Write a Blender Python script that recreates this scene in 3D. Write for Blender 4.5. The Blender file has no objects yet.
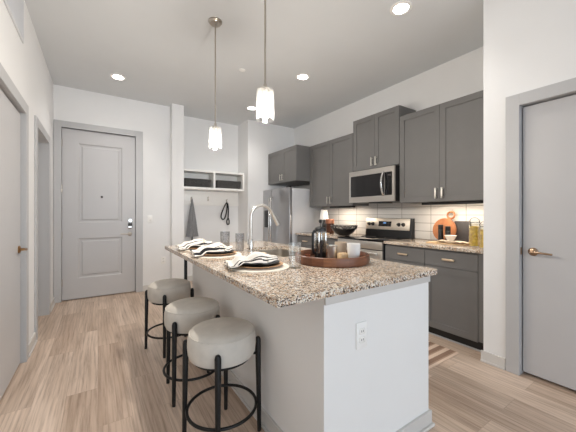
import bpy, bmesh, math, random
from mathutils import Vector, Matrix
random.seed(7)
PI = math.pi
sc = bpy.context.scene
COL = sc.collection

# ------------------------------------------------------------------ camera, world, light, exposure
cam_d = bpy.data.cameras.new('camera')
cam_d.sensor_width = 36.0
cam_d.lens = 18.0
cam_d.shift_y = -2.0/576.0
cam_d.clip_start = 0.05
cam = bpy.data.objects.new('camera', cam_d)
cam.location = (0, 0, 1.23)
cam.rotation_euler = (PI/2, 0, -math.atan2(190, 288))
COL.objects.link(cam)
sc.camera = cam

w = bpy.data.worlds.new('world'); sc.world = w
w.use_nodes = True
w.node_tree.nodes['Background'].inputs[0].default_value = (0.75, 0.86, 1.0, 1)
w.node_tree.nodes['Background'].inputs[1].default_value = 0.6

def area(name, loc, rot, sx, sy, power, col):
    d = bpy.data.lights.new(name, 'AREA'); d.shape = 'RECTANGLE'; d.size = sx; d.size_y = sy
    d.energy = power; d.color = col
    o = bpy.data.objects.new(name, d); o.location = loc; o.rotation_euler = rot; COL.objects.link(o)
    return o
# daylight through unseen living room windows, added behind the camera to light the kitchen
for wx in (-1.4, 1.0, 3.4):
    area('window_daylight', (wx, -6.3, 1.6), (PI/2, 0, 0), 1.9, 2.2, 62, (0.76, 0.88, 1.0))
CAN = 22.0        # recessed downlights
BULB = 160.0       # glow of the pendant bulbs
PEND = 20.0        # what each pendant bulb throws into the room
STRIP = 34.0       # under-cabinet lights

sc.view_settings.view_transform = 'Standard'
sc.view_settings.look = 'None'
sc.view_settings.gamma = 1.0
sc.view_settings.use_curve_mapping = False
sc.view_settings.exposure = 0.42
sc.cycles.use_denoising = True
sc.cycles.max_bounces = 14
sc.cycles.diffuse_bounces = 8
sc.cycles.transparent_max_bounces = 24
sc.cycles.sample_clamp_indirect = 6.0

# ------------------------------------------------------------------ materials
def s2l(c):
    return tuple(((x/255)/12.92 if x/255 <= .04045 else ((x/255+.055)/1.055)**2.4) for x in c) + (1,)

class NT:
    def __init__(self, name):
        self.m = bpy.data.materials.new(name); self.m.use_nodes = True
        self.t = self.m.node_tree; self.n = self.t.nodes
        self.b = self.n['Principled BSDF']; self.out = self.n['Material Output']
    def add(self, kind, **kw):
        nd = self.n.new(kind)
        for k, v in kw.items(): setattr(nd, k, v)
        return nd
    def link(self, a, b): self.t.links.new(a, b)
    def noise(self, scale=10, detail=4, vec=None, rough=.5, dist=0):
        nd = self.add('ShaderNodeTexNoise')
        nd.inputs['Scale'].default_value = scale; nd.inputs['Detail'].default_value = detail
        nd.inputs['Roughness'].default_value = rough; nd.inputs['Distortion'].default_value = dist
        if vec is not None: self.link(vec, nd.inputs['Vector'])
        return nd
    def coords(self, kind='Object', scale=(1, 1, 1), rot=(0, 0, 0)):
        tc = self.add('ShaderNodeTexCoord'); mp = self.add('ShaderNodeMapping')
        mp.inputs['Scale'].default_value = scale; mp.inputs['Rotation'].default_value = rot
        self.link(tc.outputs[kind], mp.inputs['Vector'])
        return mp.outputs['Vector']
    def ramp(self, fac, stops, interp='LINEAR'):
        r = self.add('ShaderNodeValToRGB'); cr = r.color_ramp; cr.interpolation = interp
        while len(cr.elements) < len(stops): cr.elements.new(0.5)
        for e, (p, c) in zip(cr.elements, stops):
            e.position = p; e.color = c if len(c) == 4 else tuple(c)+(1,)
        self.link(fac, r.inputs['Fac']); return r.outputs['Color']
    def mix(self, a, b, fac=.5, mode='MIX'):
        m = self.add('ShaderNodeMix', data_type='RGBA', blend_type=mode)
        for v, i in ((fac, 0), (a, 6), (b, 7)):
            if hasattr(v, 'links'): self.link(v, m.inputs[i])
            else: m.inputs[i].default_value = v
        return m.outputs[2]
    def bump(self, h, strength=.1, dist=.01):
        b = self.add('ShaderNodeBump'); b.inputs['Strength'].default_value = strength
        b.inputs['Distance'].default_value = dist
        self.link(h, b.inputs['Height']); self.link(b.outputs['Normal'], self.b.inputs['Normal'])

def simple(name, rgb, rough=.5, metal=0, var=.04, scale=20, bump=0, bscale=200, spec=.5, stretch=(1, 1, 1)):
    t = NT(name); c = s2l(rgb)
    v = t.coords('Object', stretch)
    n = t.noise(scale, 3, v)
    lo = tuple(max(0, x*(1-var)) for x in c[:3])+(1,); hi = tuple(min(1, x*(1+var)) for x in c[:3])+(1,)
    t.link(t.ramp(n.outputs['Fac'], [(.3, lo), (.7, hi)]), t.b.inputs['Base Color'])
    t.b.inputs['Roughness'].default_value = rough; t.b.inputs['Metallic'].default_value = metal
    t.b.inputs['Specular IOR Level'].default_value = spec
    if bump:
        n2 = t.noise(bscale, 2, v); t.bump(n2.outputs['Fac'], bump, .002)
    return t.m

def thin_glass(name, tint=(1, 1, 1, 1), refl=.12, bump=0, bscale=60, milky=0):
    t = NT(name); t.n.remove(t.b)
    tr = t.add('ShaderNodeBsdfTransparent'); tr.inputs[0].default_value = tint
    gl = t.add('ShaderNodeBsdfGlossy'); gl.inputs['Roughness'].default_value = .03
    lw = t.add('ShaderNodeLayerWeight'); lw.inputs['Blend'].default_value = .35
    mr = t.add('ShaderNodeMapRange'); mr.inputs['To Min'].default_value = refl*.35; mr.inputs['To Max'].default_value = min(.9, refl*4)
    t.link(lw.outputs['Facing'], mr.inputs['Value'])
    mx = t.add('ShaderNodeMixShader')
    t.link(mr.outputs[0], mx.inputs[0]); t.link(tr.outputs[0], mx.inputs[1]); t.link(gl.outputs[0], mx.inputs[2])
    res = mx.outputs[0]
    if milky:   # hammered glass scatters part of the light
        tl = t.add('ShaderNodeBsdfTranslucent'); tl.inputs[0].default_value = (.95, .95, .94, 1)
        m2 = t.add('ShaderNodeMixShader'); m2.inputs[0].default_value = milky
        t.link(res, m2.inputs[1]); t.link(tl.outputs[0], m2.inputs[2]); res = m2.outputs[0]
    t.link(res, t.out.inputs['Surface'])
    if bump:
        n = t.noise(bscale, 2, t.coords()); b = t.add('ShaderNodeBump'); b.inputs['Strength'].default_value = bump
        b.inputs['Distance'].default_value = .004
        t.link(n.outputs['Fac'], b.inputs['Height']); t.link(b.outputs['Normal'], gl.inputs['Normal']); t.link(b.outputs['Normal'], lw.inputs['Normal'])
    return t.m

def emit(name, rgb, strength):
    t = NT(name); t.n.remove(t.b)
    e = t.add('ShaderNodeEmission'); e.inputs[0].default_value = rgb+(1,); e.inputs[1].default_value = strength
    t.link(e.outputs[0], t.out.inputs['Surface']); return t.m

def floor_mat():
    t = NT('oak_vinyl_planks')
    tc = t.add('ShaderNodeTexCoord'); sp = t.add('ShaderNodeSeparateXYZ'); t.link(tc.outputs['Object'], sp.inputs[0])
    cb = t.add('ShaderNodeCombineXYZ'); t.link(sp.outputs['Y'], cb.inputs['X']); t.link(sp.outputs['X'], cb.inputs['Y'])
    br = t.add('ShaderNodeTexBrick'); t.link(cb.outputs[0], br.inputs['Vector'])
    br.offset = .37; br.offset_frequency = 2
    br.inputs['Scale'].default_value = 1; br.inputs['Brick Width'].default_value = 1.22; br.inputs['Row Height'].default_value = .178
    br.inputs['Mortar Size'].default_value = .0011; br.inputs['Mortar Smooth'].default_value = .3
    br.inputs['Color1'].default_value = (0, 0, 0, 1); br.inputs['Color2'].default_value = (1, 1, 1, 1); br.inputs['Mortar'].default_value = (.5, .5, .5, 1)
    base = t.ramp(br.outputs['Color'], [(0, s2l((196, 174, 156))), (.5, s2l((207, 186, 168))), (1, s2l((220, 201, 185)))])
    # grain: shift by plank so the figure breaks at every joint
    mul = t.add('ShaderNodeVectorMath', operation='MULTIPLY'); t.link(br.outputs['Color'], mul.inputs[0]); mul.inputs[1].default_value = (7.3, 11.1, 3.7)
    ad = t.add('ShaderNodeVectorMath', operation='ADD'); t.link(tc.outputs['Object'], ad.inputs[0]); t.link(mul.outputs[0], ad.inputs[1])
    def mp(scale):
        m = t.add('ShaderNodeMapping'); m.inputs['Scale'].default_value = scale; t.link(ad.outputs[0], m.inputs['Vector']); return m.outputs['Vector']
    g1 = t.noise(1, 6, mp((85, 3.0, 1)), .65)
    wv = t.add('ShaderNodeTexWave', wave_type='BANDS', bands_direction='X'); t.link(mp((6.5, .75, 1)), wv.inputs['Vector'])
    wv.inputs['Scale'].default_value = 1.5; wv.inputs['Distortion'].default_value = 13; wv.inputs['Detail'].default_value = 1.0; wv.inputs['Detail Scale'].default_value = .55
    g2 = t.noise(1, 3, mp((9, .9, 1)), .5)
    c = t.mix(base, t.ramp(g1.outputs['Fac'], [(.28, (.52, .47, .43)), (.5, (.98, .97, .96)), (.75, (1.14, 1.14, 1.14))]), .75, 'MULTIPLY')
    c = t.mix(c, t.ramp(wv.outputs['Fac'], [(0, (.78, .74, .71)), (.35, (1, 1, 1)), (1, (1.05, 1.05, 1.05))]), .5, 'MULTIPLY')
    c = t.mix(c, t.ramp(g2.outputs['Fac'], [(.3, (.74, .70, .66)), (.7, (1.12, 1.13, 1.14))]), .9, 'MULTIPLY')
    c = t.mix(c, s2l((105, 82, 66)), t.ramp(br.outputs['Fac'], [(0, (0, 0, 0)), (1, (.45, .45, .45))]))
    t.link(c, t.b.inputs['Base Color'])
    t.b.inputs['Roughness'].default_value = .42
    t.bump(g1.outputs['Fac'], .06, .003)
    return t.m

def granite_mat():
    t = NT('speckled_granite'); v = t.coords('Object')
    nz = t.noise(28, 3, v); 
    wob = t.mix(v, nz.outputs['Color'], .03)
    vo = t.add('ShaderNodeTexVoronoi'); vo.inputs['Scale'].default_value = 150; t.link(wob, vo.inputs['Vector'])
    sep = t.add('ShaderNodeSeparateColor'); t.link(vo.outputs['Color'], sep.inputs[0])
    n2 = t.noise(9, 4, v)
    addn = t.add('ShaderNodeMath', operation='MULTIPLY_ADD'); t.link(n2.outputs['Fac'], addn.inputs[0]); addn.inputs[1].default_value = .5; 
    sub = t.add('ShaderNodeMath', operation='SUBTRACT'); t.link(sep.outputs[0], sub.inputs[0]); sub.inputs[1].default_value = .25
    t.link(sub.outputs[0], addn.inputs[2])
    c = t.ramp(addn.outputs[0], [(0, s2l((40, 34, 32))), (.09, s2l((126, 98, 76))), (.20, s2l((180, 150, 122))), (.40, s2l((206, 182, 156))), (.62, s2l((228, 220, 206))), (.88, s2l((158, 150, 144)))], 'CONSTANT')
    v2 = t.add('ShaderNodeTexVoronoi'); v2.inputs['Scale'].default_value = 260; t.link(v, v2.inputs['Vector'])
    s2 = t.add('ShaderNodeSeparateColor'); t.link(v2.outputs['Color'], s2.inputs[0])
    fl = t.ramp(s2.outputs[1], [(0, (1, 1, 1)), (.10, (0, 0, 0))], 'CONSTANT')
    c = t.mix(c, s2l((62, 50, 44)), fl)
    fl2 = t.ramp(s2.outputs[2], [(0, (1, 1, 1)), (.14, (0, 0, 0))], 'CONSTANT')
    c = t.mix(c, s2l((232, 226, 218)), fl2)
    t.link(c, t.b.inputs['Base Color']); t.b.inputs['Roughness'].default_value = .12
    return t.m

def tile_mat():
    t = NT('white_stacked_tile')
    tc = t.add('ShaderNodeTexCoord'); sp = t.add('ShaderNodeSeparateXYZ'); t.link(tc.outputs['Object'], sp.inputs[0])
    ay = t.add('ShaderNodeMath', operation='ADD'); ay.inputs[1].default_value = 40*.4063-1.989; t.link(sp.outputs['Y'], ay.inputs[0])
    az = t.add('ShaderNodeMath', operation='ADD'); az.inputs[1].default_value = -.914+1.016; t.link(sp.outputs['Z'], az.inputs[0])
    cb = t.add('ShaderNodeCombineXYZ'); t.link(ay.outputs[0], cb.inputs['X']); t.link(az.outputs[0], cb.inputs['Y'])
    br = t.add('ShaderNodeTexBrick'); br.offset = 0; t.link(cb.outputs[0], br.inputs['Vector'])
    br.inputs['Scale'].default_value = 1; br.inputs['Brick Width'].default_value = .4063; br.inputs['Row Height'].default_value = .1016
    br.inputs['Mortar Size'].default_value = .0028; br.inputs['Mortar Smooth'].default_value = .2
    br.inputs['Color1'].default_value = s2l((222, 219, 214)); br.inputs['Color2'].default_value = s2l((228, 226, 222)); br.inputs['Mortar'].default_value = s2l((128, 120, 112))
    t.link(br.outputs['Color'], t.b.inputs['Base Color']); t.b.inputs['Roughness'].default_value = .25
    t.bump(br.outputs['Fac'], -.3, .002)
    return t.m

def wood_mat(name, a, b, scale=(3, 30, 30), rough=.4):
    t = NT(name); v = t.coords('Object', scale)
    n = t.noise(1.2, 5, v, .6, .8)
    t.link(t.ramp(n.outputs['Fac'], [(.3, s2l(a)), (.7, s2l(b))]), t.b.inputs['Base Color'])
    t.b.inputs['Roughness'].default_value = rough; t.bump(n.outputs['Fac'], .08, .002); return t.m

def stave_mat():
    t = NT('dark_stave_wood')
    tc = t.add('ShaderNodeTexCoord'); sp = t.add('ShaderNodeSeparateXYZ'); t.link(tc.outputs['Object'], sp.inputs[0])
    at = t.add('ShaderNodeMath', operation='ARCTAN2'); t.link(sp.outputs['Y'], at.inputs[0]); t.link(sp.outputs['X'], at.inputs[1])
    ml = t.add('ShaderNodeMath', operation='MULTIPLY'); t.link(at.outputs[0], ml.inputs[0]); ml.inputs[1].default_value = 3.2
    fl = t.add('ShaderNodeMath', operation='FLOOR'); t.link(ml.outputs[0], fl.inputs[0])
    wn = t.add('ShaderNodeTexWhiteNoise', noise_dimensions='1D'); t.link(fl.outputs[0], wn.inputs['W'])
    n = t.noise(1, 5, t.coords('Object', (14, 14, 90)), .6)
    c = t.ramp(wn.outputs['Value'], [(0, s2l((84, 52, 36))), (.5, s2l((122, 74, 48))), (1, s2l((146, 98, 66)))])
    c = t.mix(c, t.ramp(n.outputs['Fac'], [(.3, (.55, .5, .48)), (.7, (1.1, 1.1, 1.1))]), .8, 'MULTIPLY')
    t.link(c, t.b.inputs['Base Color']); t.b.inputs['Roughness'].default_value = .38; return t.m

def stripes_mat(name, axis, width, cols, rough=.9):
    t = NT(name); tc = t.add('ShaderNodeTexCoord'); sp = t.add('ShaderNodeSeparateXYZ'); t.link(tc.outputs['Object'], sp.inputs[0])
    d = t.add('ShaderNodeMath', operation='DIVIDE'); t.link(sp.outputs[axis], d.inputs[0]); d.inputs[1].default_value = width
    fr = t.add('ShaderNodeMath', operation='FRACT'); t.link(d.outputs[0], fr.inputs[0])
    c = t.ramp(fr.outputs[0], [(p, s2l(q)) for p, q in cols], 'CONSTANT')
    n = t.noise(260, 2, t.coords())
    c = t.mix(c, t.ramp(n.outputs['Fac'], [(.3, (.8, .8, .8)), (.7, (1.1, 1.1, 1.1))]), .6, 'MULTIPLY')
    t.link(c, t.b.inputs['Base Color']); t.b.inputs['Roughness'].default_value = rough
    t.bump(n.outputs['Fac'], .4, .004); return t.m

def napkin_mat():
    t = NT('striped_linen'); tc = t.add('ShaderNodeTexCoord'); sp = t.add('ShaderNodeSeparateXYZ'); t.link(tc.outputs['UV'], sp.inputs[0])
    K = (0, 0, 0); W = (1, 1, 1)
    f = t.ramp(sp.outputs['Y'], [(0, W), (.06, K), (.15, W), (.22, K), (.25, W), (.74, K), (.77, W), (.86, K), (.94, W)], 'CONSTANT')
    n = t.noise(300, 2, t.coords())
    c = t.mix(s2l((34, 33, 36)), s2l((232, 226, 218)), f)
    t.link(c, t.b.inputs['Base Color']); t.b.inputs['Roughness'].default_value = .9; t.bump(n.outputs['Fac'], .2, .002); return t.m

def weave_mat(name, a, b, scale=90):
    t = NT(name); v = t.coords('Object', (1, 1, 1))
    w1 = t.add('ShaderNodeTexWave', bands_direction='Z'); w1.inputs['Scale'].default_value = scale*.32; t.link(v, w1.inputs['Vector'])
    w2 = t.add('ShaderNodeTexWave', bands_direction='DIAGONAL'); w2.inputs['Scale'].default_value = scale*.3; t.link(v, w2.inputs['Vector'])
    m = t.add('ShaderNodeMath', operation='MULTIPLY'); t.link(w1.outputs['Fac'], m.inputs[0]); t.link(w2.outputs['Fac'], m.inputs[1])
    t.link(t.ramp(m.outputs[0], [(.05, s2l(a)), (.6, s2l(b))]), t.b.inputs['Base Color'])
    t.b.inputs['Roughness'].default_value = .7; t.bump(m.outputs[0], .8, .01); return t.m

M = dict(
    wall=simple('white_wall_paint', (231, 231, 231), .85, var=.01, scale=3, bump=.03, bscale=220),
    ceil=simple('ceiling_paint', (214, 217, 219), .9, var=.01, scale=3, bump=.03, bscale=160),
    trim=simple('greige_trim_paint', (185, 185, 186), .4, var=.01, scale=3),
    basep=simple('baseboard_paint', (206, 203, 199), .4, var=.01, scale=3),
    door=simple('grey_door_paint', (190, 189, 190), .38, var=.01, scale=3),
    isl=simple('white_island_paint', (232, 231, 229), .6, var=.01, scale=3),
    floor=floor_mat(), granite=granite_mat(), tile=tile_mat(),
    cab=simple('grey_cabinet_paint', (109, 108, 107), .5, var=.03, scale=6),
    cabdark=simple('dark_cabinet_shell', (98, 97, 97), .5, var=.03, scale=6),
    toe=simple('black_toe_kick', (26, 25, 25), .6),
    steel=simple('brushed_stainless', (212, 207, 200), .3, 1, .05, 3, .02, 60, stretch=(1, 1, 60)),
    fascia=simple('satin_stainless', (222, 212, 198), .42, .85, .03, 3),
    steel2=simple('dark_stainless', (186, 186, 188), .32, 1, .05, 3, stretch=(60, 60, 1)),
    fridgeside=simple('grey_appliance_side', (204, 205, 208), .4, .2, .02, 5),
    chrome=simple('polished_chrome', (225, 224, 222), .1, 1, .02),
    nickel=simple('brushed_nickel', (186, 178, 168), .28, 1, .04),
    pullsilver=simple('satin_silver', (226, 222, 214), .35, 1, .03),
    champ=simple('champagne_metal', (232, 212, 186), .38, 1, .04),
    brass=simple('antique_brass', (168, 132, 92), .3, 1, .06),
    bronze=simple('aged_bronze', (172, 146, 122), .25, 1, .06),
    black=simple('black_steel', (30, 29, 29), .42, .4, .08),
    blackp=simple('black_plastic', (22, 22, 24), .35, 0, .08),
    blackg=simple('black_glass', (10, 10, 12), .05, 0, .02),
    oven=simple('oven_glass', (24, 23, 24), .08, 0, .04),
    fabric=simple('grey_beige_seat_fabric', (198, 192, 183), .75, 0, .06, 14, .25, 420),
    white=simple('white_plastic', (240, 239, 236), .35, 0, .01),
    ventp=simple('vent_paint', (212, 213, 216), .5, var=.01),
    ceram=simple('white_ceramic', (238, 236, 232), .2, 0, .01),
    beigecer=simple('beige_ceramic', (206, 186, 164), .4, 0, .03),
    blackcer=simple('black_ceramic', (24, 23, 24), .3, 0, .08),
    tan=weave_mat('tan_wood_charger', (168, 128, 92), (204, 166, 128), 120),
    mat=simple('cream_placemat', (232, 224, 210), .85, 0, .04, 60, .3, 300),
    napkin=napkin_mat(), rug=stripes_mat('striped_rug', 'Y', .094, [(0, (148, 118, 98)), (.46, (224, 198, 176)), (.86, (178, 148, 126))]),
    basket=weave_mat('black_wicker', (14, 14, 15), (128, 126, 124), 100),
    umb=simple('grey_umbrella_cloth', (128, 128, 130), .8, 0, .08, 30),
    cord=simple('black_webbing', (24, 24, 26), .8, 0, .1, 80),
    stave=stave_mat(), traydark=wood_mat('dark_tray_bottom', (58, 36, 26), (92, 58, 40)),
    board=wood_mat('honey_board', (142, 84, 48), (192, 128, 80), (22, 5, 5)),
    paleboard=wood_mat('pale_wood', (206, 170, 124), (232, 202, 160), (22, 6, 6)),
    slate=simple('dark_slate', (58, 54, 54), .6, 0, .12, 30, .2, 60),
    copper=simple('copper', (206, 142, 112), .3, 1, .05),
    brown=simple('brown_canister_glass', (84, 50, 36), .2, 0, .15),
    pasta=simple('pasta', (246, 192, 72), .6, 0, .4, 45, 1.0, 60),
    linen=simple('natural_linen', (220, 202, 180), .9, 0, .06, 40, .3, 300),
    shade=simple('white_lamp_shade', (238, 236, 232), .8, 0, .01),
    glass=thin_glass('clear_glass', (.97, .98, .98, 1), .16),
    smoke=thin_glass('smoked_glass', (.87, .875, .885, 1), .16),
    seed=thin_glass('seeded_glass', (.98, .98, .975, 1), .08, .12, 70, .02),
    can=emit('downlight_lens', (1.0, .95, .89), 30), bulb=emit('bulb_glow', (1.0, .93, .84), BULB),
    strip=emit('strip_glow', (1.0, .86, .70), STRIP), led=emit('blue_display', (.25, .5, 1.0), .6),
)

# ------------------------------------------------------------------ mesh helpers
def tag(o, label=None, cat=None, group=None, kind=None):
    if label: o['label'] = label
    if cat: o['category'] = cat
    if group: o['group'] = group
    if kind: o['kind'] = kind
    return o

def thing(name, label, cat, loc=(0, 0, 0), rz=0, group=None):
    o = bpy.data.objects.new(name, None); COL.objects.link(o); o.empty_display_size = .1
    o.location = loc; o.rotation_euler = (0, 0, rz)
    return tag(o, label, cat, group)

class MB:
    def __init__(self): self.bm = bmesh.new(); self.uv = None
    def _new(self, before): return [v for v in self.bm.verts if v not in before]
    def box(self, x0, x1, y0, y1, z0, z1, bev=0, seg=2):
        r = bmesh.ops.create_cube(self.bm, size=1)
        for v in r['verts']:
            v.co = Vector(((x0+x1)/2+v.co.x*(x1-x0), (y0+y1)/2+v.co.y*(y1-y0), (z0+z1)/2+v.co.z*(z1-z0)))
        if bev:
            es = list({e for v in r['verts'] for e in v.link_edges})
            bmesh.ops.bevel(self.bm, geom=es, offset=bev, segments=seg, affect='EDGES', profile=.5)
        return self
    def lathe(self, prof, c=(0, 0, 0), n=40, mat=None, close=False, fold=None):
        """revolve (r, z) pairs about the local Z; fold(r, z, a) may change the radius"""
        rings = []
        for r, z in prof:
            if r < 1e-6:
                rings.append([self.bm.verts.new((0, 0, z))])
            else:
                ring = []
                for k in range(n):
                    a = 2*PI*k/n; rr = fold(r, z, a) if fold else r
                    ring.append(self.bm.verts.new((rr*math.cos(a), rr*math.sin(a), z)))
                rings.append(ring)
        allv = [v for r in rings for v in r]
        pairs = list(zip(rings[:-1], rings[1:])) + ([(rings[-1], rings[0])] if close else [])
        for A, B in pairs:
            for k in range(n):
                k2 = (k+1) % n
                if len(A) == 1 and len(B) == 1: break
                if len(A) == 1: f = (A[0], B[k2], B[k])
                elif len(B) == 1: f = (A[k], A[k2], B[0])
                else: f = (A[k], A[k2], B[k2], B[k])
                try: self.bm.faces.new(f)
                except ValueError: pass
        for R in ((rings[0], rings[-1]) if not close else ()):
            if len(R) > 1:
                try: self.bm.faces.new(R)
                except ValueError: pass
        if mat is not None:
            for v in allv: v.co = mat @ v.co
        for v in allv: v.co = v.co + Vector(c)
        return self
    def rod(self, a, b, r0, r1=None, n=16, cap=0):
        a = Vector(a); b = Vector(b); r1 = r0 if r1 is None else r1
        L = (b-a).length; q = Vector((0, 0, 1)).rotation_difference((b-a).normalized()).to_matrix()
        p = [(0, 0), (r0, 0)]
        if cap:
            p += [(r1, L-cap), (r1*.8, L-cap*.35), (r1*.4, L), (0, L)]
        else: p += [(r1, L), (0, L)]
        return self.lathe(p, a, n, q)
    def tube(self, pts, r, n=10, closed=False):
        pts = [Vector(p) for p in pts]; N = len(pts)
        rr = r if isinstance(r, (list, tuple)) else [r]*N
        rings = []; up = None
        for i, p in enumerate(pts):
            if closed: t = pts[(i+1) % N]-pts[i-1]
            else: t = pts[min(i+1, N-1)]-pts[max(i-1, 0)]
            t.normalize()
            if up is None:
                up = Vector((0, 0, 1)) if abs(t.z) < .9 else Vector((1, 0, 0))
            s = t.cross(up).normalized(); up = s.cross(t).normalized()
            rings.append([self.bm.verts.new(p+rr[i]*(math.cos(2*PI*k/n)*s+math.sin(2*PI*k/n)*up)) for k in range(n)])
        for i in range(N if closed else N-1):
            A = rings[i]; B = rings[(i+1) % N]
            for k in range(n): self.bm.faces.new((A[k], A[(k+1) % n], B[(k+1) % n], B[k]))
        if not closed:
            self.bm.faces.new(rings[0][::-1]); self.bm.faces.new(rings[-1])
        return self
    def torus(self, c, R, r, n=56, m=10, mat=None):
        prof = [(R+r*math.cos(2*PI*k/m), r*math.sin(2*PI*k/m)) for k in range(m)]
        return self.lathe(prof, c, n, mat, close=True)
    def prism(self, poly, axis, a, b, bev=0):
        """extrude a 2-D outline along axis from a to b; poly in the two other axes"""
        def P(p, t): return {'x': (t, p[0], p[1]), 'y': (p[0], t, p[1]), 'z': (p[0], p[1], t)}[axis]
        A = [self.bm.verts.new(P(p, a)) for p in poly]; B = [self.bm.verts.new(P(p, b)) for p in poly]
        n = len(poly); fs = [self.bm.faces.new(A[::-1]), self.bm.faces.new(B)]
        for k in range(n): fs.append(self.bm.faces.new((A[k], A[(k+1) % n], B[(k+1) % n], B[k])))
        if bev:
            es = [e for f in fs[:2] for e in f.edges]
            bmesh.ops.bevel(self.bm, geom=es, offset=bev, segments=2, affect='EDGES', profile=.5)
        return self
    def sheet(self, fn, nu, nv, th=0.0):
        self.uv = self.uv or self.bm.loops.layers.uv.new('UVMap')
        g = [[self.bm.verts.new(fn(i/nu, j/nv)) for j in range(nv+1)] for i in range(nu+1)]
        for i in range(nu):
            for j in range(nv):
                f = self.bm.faces.new((g[i][j], g[i+1][j], g[i+1][j+1], g[i][j+1]))
                for l, (a, b) in zip(f.loops, ((i, j), (i+1, j), (i+1, j+1), (i, j+1))): l[self.uv].uv = (a/nu, b/nv)
        return self
    def rot(self, m):
        for v in self.bm.verts: v.co = m @ v.co
        return self
    def build(self, name, mat, parent=None, loc=(0, 0, 0), smooth=True, solid=0, sub=0, rot=None):
        bmesh.ops.recalc_face_normals(self.bm, faces=self.bm.faces)
        me = bpy.data.meshes.new(name); self.bm.to_mesh(me); self.bm.free()
        me.materials.append(M[mat] if isinstance(mat, str) else mat)
        if smooth:
            for p in me.polygons: p.use_smooth = True
            try: me.set_sharp_from_angle(angle=math.radians(38))
            except Exception: pass
        o = bpy.data.objects.new(name, me); COL.objects.link(o); o.location = loc
        if rot: o.rotation_euler = rot
        if parent is not None: o.parent = parent
        if solid:
            md = o.modifiers.new('thickness', 'SOLIDIFY'); md.thickness = solid; md.offset = 0
        if sub:
            md = o.modifiers.new('smooth', 'SUBSURF'); md.levels = md.render_levels = sub
        return o

def bx(name, mat, parent, x0, x1, y0, y1, z0, z1, bev=.0015, loc=(0, 0, 0)):
    return MB().box(x0, x1, y0, y1, z0, z1, bev).build(name, mat, parent, loc)

def struct(o): o['kind'] = 'structure'; return o

def dup(root, loc, rz, label, group=None):
    def cp(o, par):
        c = o.copy(); COL.objects.link(c); c.parent = par
        for ch in o.children: cp(ch, c)
        return c
    kids = list(root.children)
    r = root.copy(); COL.objects.link(r); r.location = loc; r.rotation_euler = (0, 0, rz); r['label'] = label
    if group: r['group'] = group
    for k in kids: cp(k, r)
    return r

def panelled(name, mat, parent, w, h, th, panels, inset=.0, depth=.006, raised=0, loc=(0, 0, 0), rot=None, slope=.012):
    """a slab w (local x) by h (z), front at y=0, back at y=th, with recessed panels (x0,x1,z0,z1)"""
    m = MB(); m.box(0, w, 0, th, 0, h)
    bm = m.bm
    cuts = [((p[0], 0, 0), (1, 0, 0)) for p in panels] + [((p[1], 0, 0), (1, 0, 0)) for p in panels] + \
           [((0, 0, p[2]), (0, 0, 1)) for p in panels] + [((0, 0, p[3]), (0, 0, 1)) for p in panels]
    for co, no in cuts:
        bmesh.ops.bisect_plane(bm, geom=bm.verts[:]+bm.edges[:]+bm.faces[:], plane_co=co, plane_no=no)
    bm.normal_update()
    for p in panels:
        fs = [f for f in bm.faces if abs(f.normal.y) > .9 and f.calc_center_median().y < 1e-4
              and p[0] < f.calc_center_median().x < p[1] and p[2] < f.calc_center_median().z < p[3]]
        bmesh.ops.inset_region(bm, faces=fs, thickness=slope, depth=0)
        for v in {v for f in fs for v in f.verts}: v.co.y += depth
        if raised:
            bmesh.ops.inset_region(bm, faces=fs, thickness=.03, depth=0)
            bmesh.ops.inset_region(bm, faces=fs, thickness=.018, depth=0)
            for v in {v for f in fs for v in f.verts}: v.co.y -= raised
    return m.build(name, mat, parent, loc, smooth=False, rot=rot)

FX = (0, 0, -PI/2)   # turns a front that faces -Y into one that faces -X (local x runs towards -Y)

# ------------------------------------------------------------------ the setting
CE = 3.02
XL, XR, XK = -.513, 2.69, 3.43
YE, YF, YN = 5.10, 4.97, 5.43
XC0, XC1, YC = 1.0, 1.185, 4.92
XN = 2.37
YB = -6.2; YL = 0.3; YR = -.35; LX0, LX1 = -3.0, 5.0
struct(MB().box(-3.2, 5.2, YB-.15, 5.7, -.1, 0).build('floor', 'floor', smooth=False))
struct(MB().box(-3.2, 5.2, YB-.15, 5.7, CE, CE+.1).build('ceiling', 'ceil', smooth=False))
# left wall: two door openings, closed off behind
D1 = (2.29, 3.205, 2.075); D2 = (3.735, 4.555, 2.105)
m = MB()
xa, xb = XL-.16, XL
for y0, y1, z0 in ((YL, D1[0], 0), (D1[0], D1[1], D1[2]), (D1[1], D2[0], 0), (D2[0], D2[1], D2[2]), (D2[1], YE, 0)):
    m.box(xa, xb, y0, y1, z0, CE)
m.box(xa-.06, xa, YL, YE+.3, 0, CE); m.box(LX0, xa-.06, YL, YL+.1, 0, CE); m.box(LX0-.1, LX0, YB, YL+.1, 0, CE)
struct(m.build('wall_left', 'wall', smooth=False))
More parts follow.
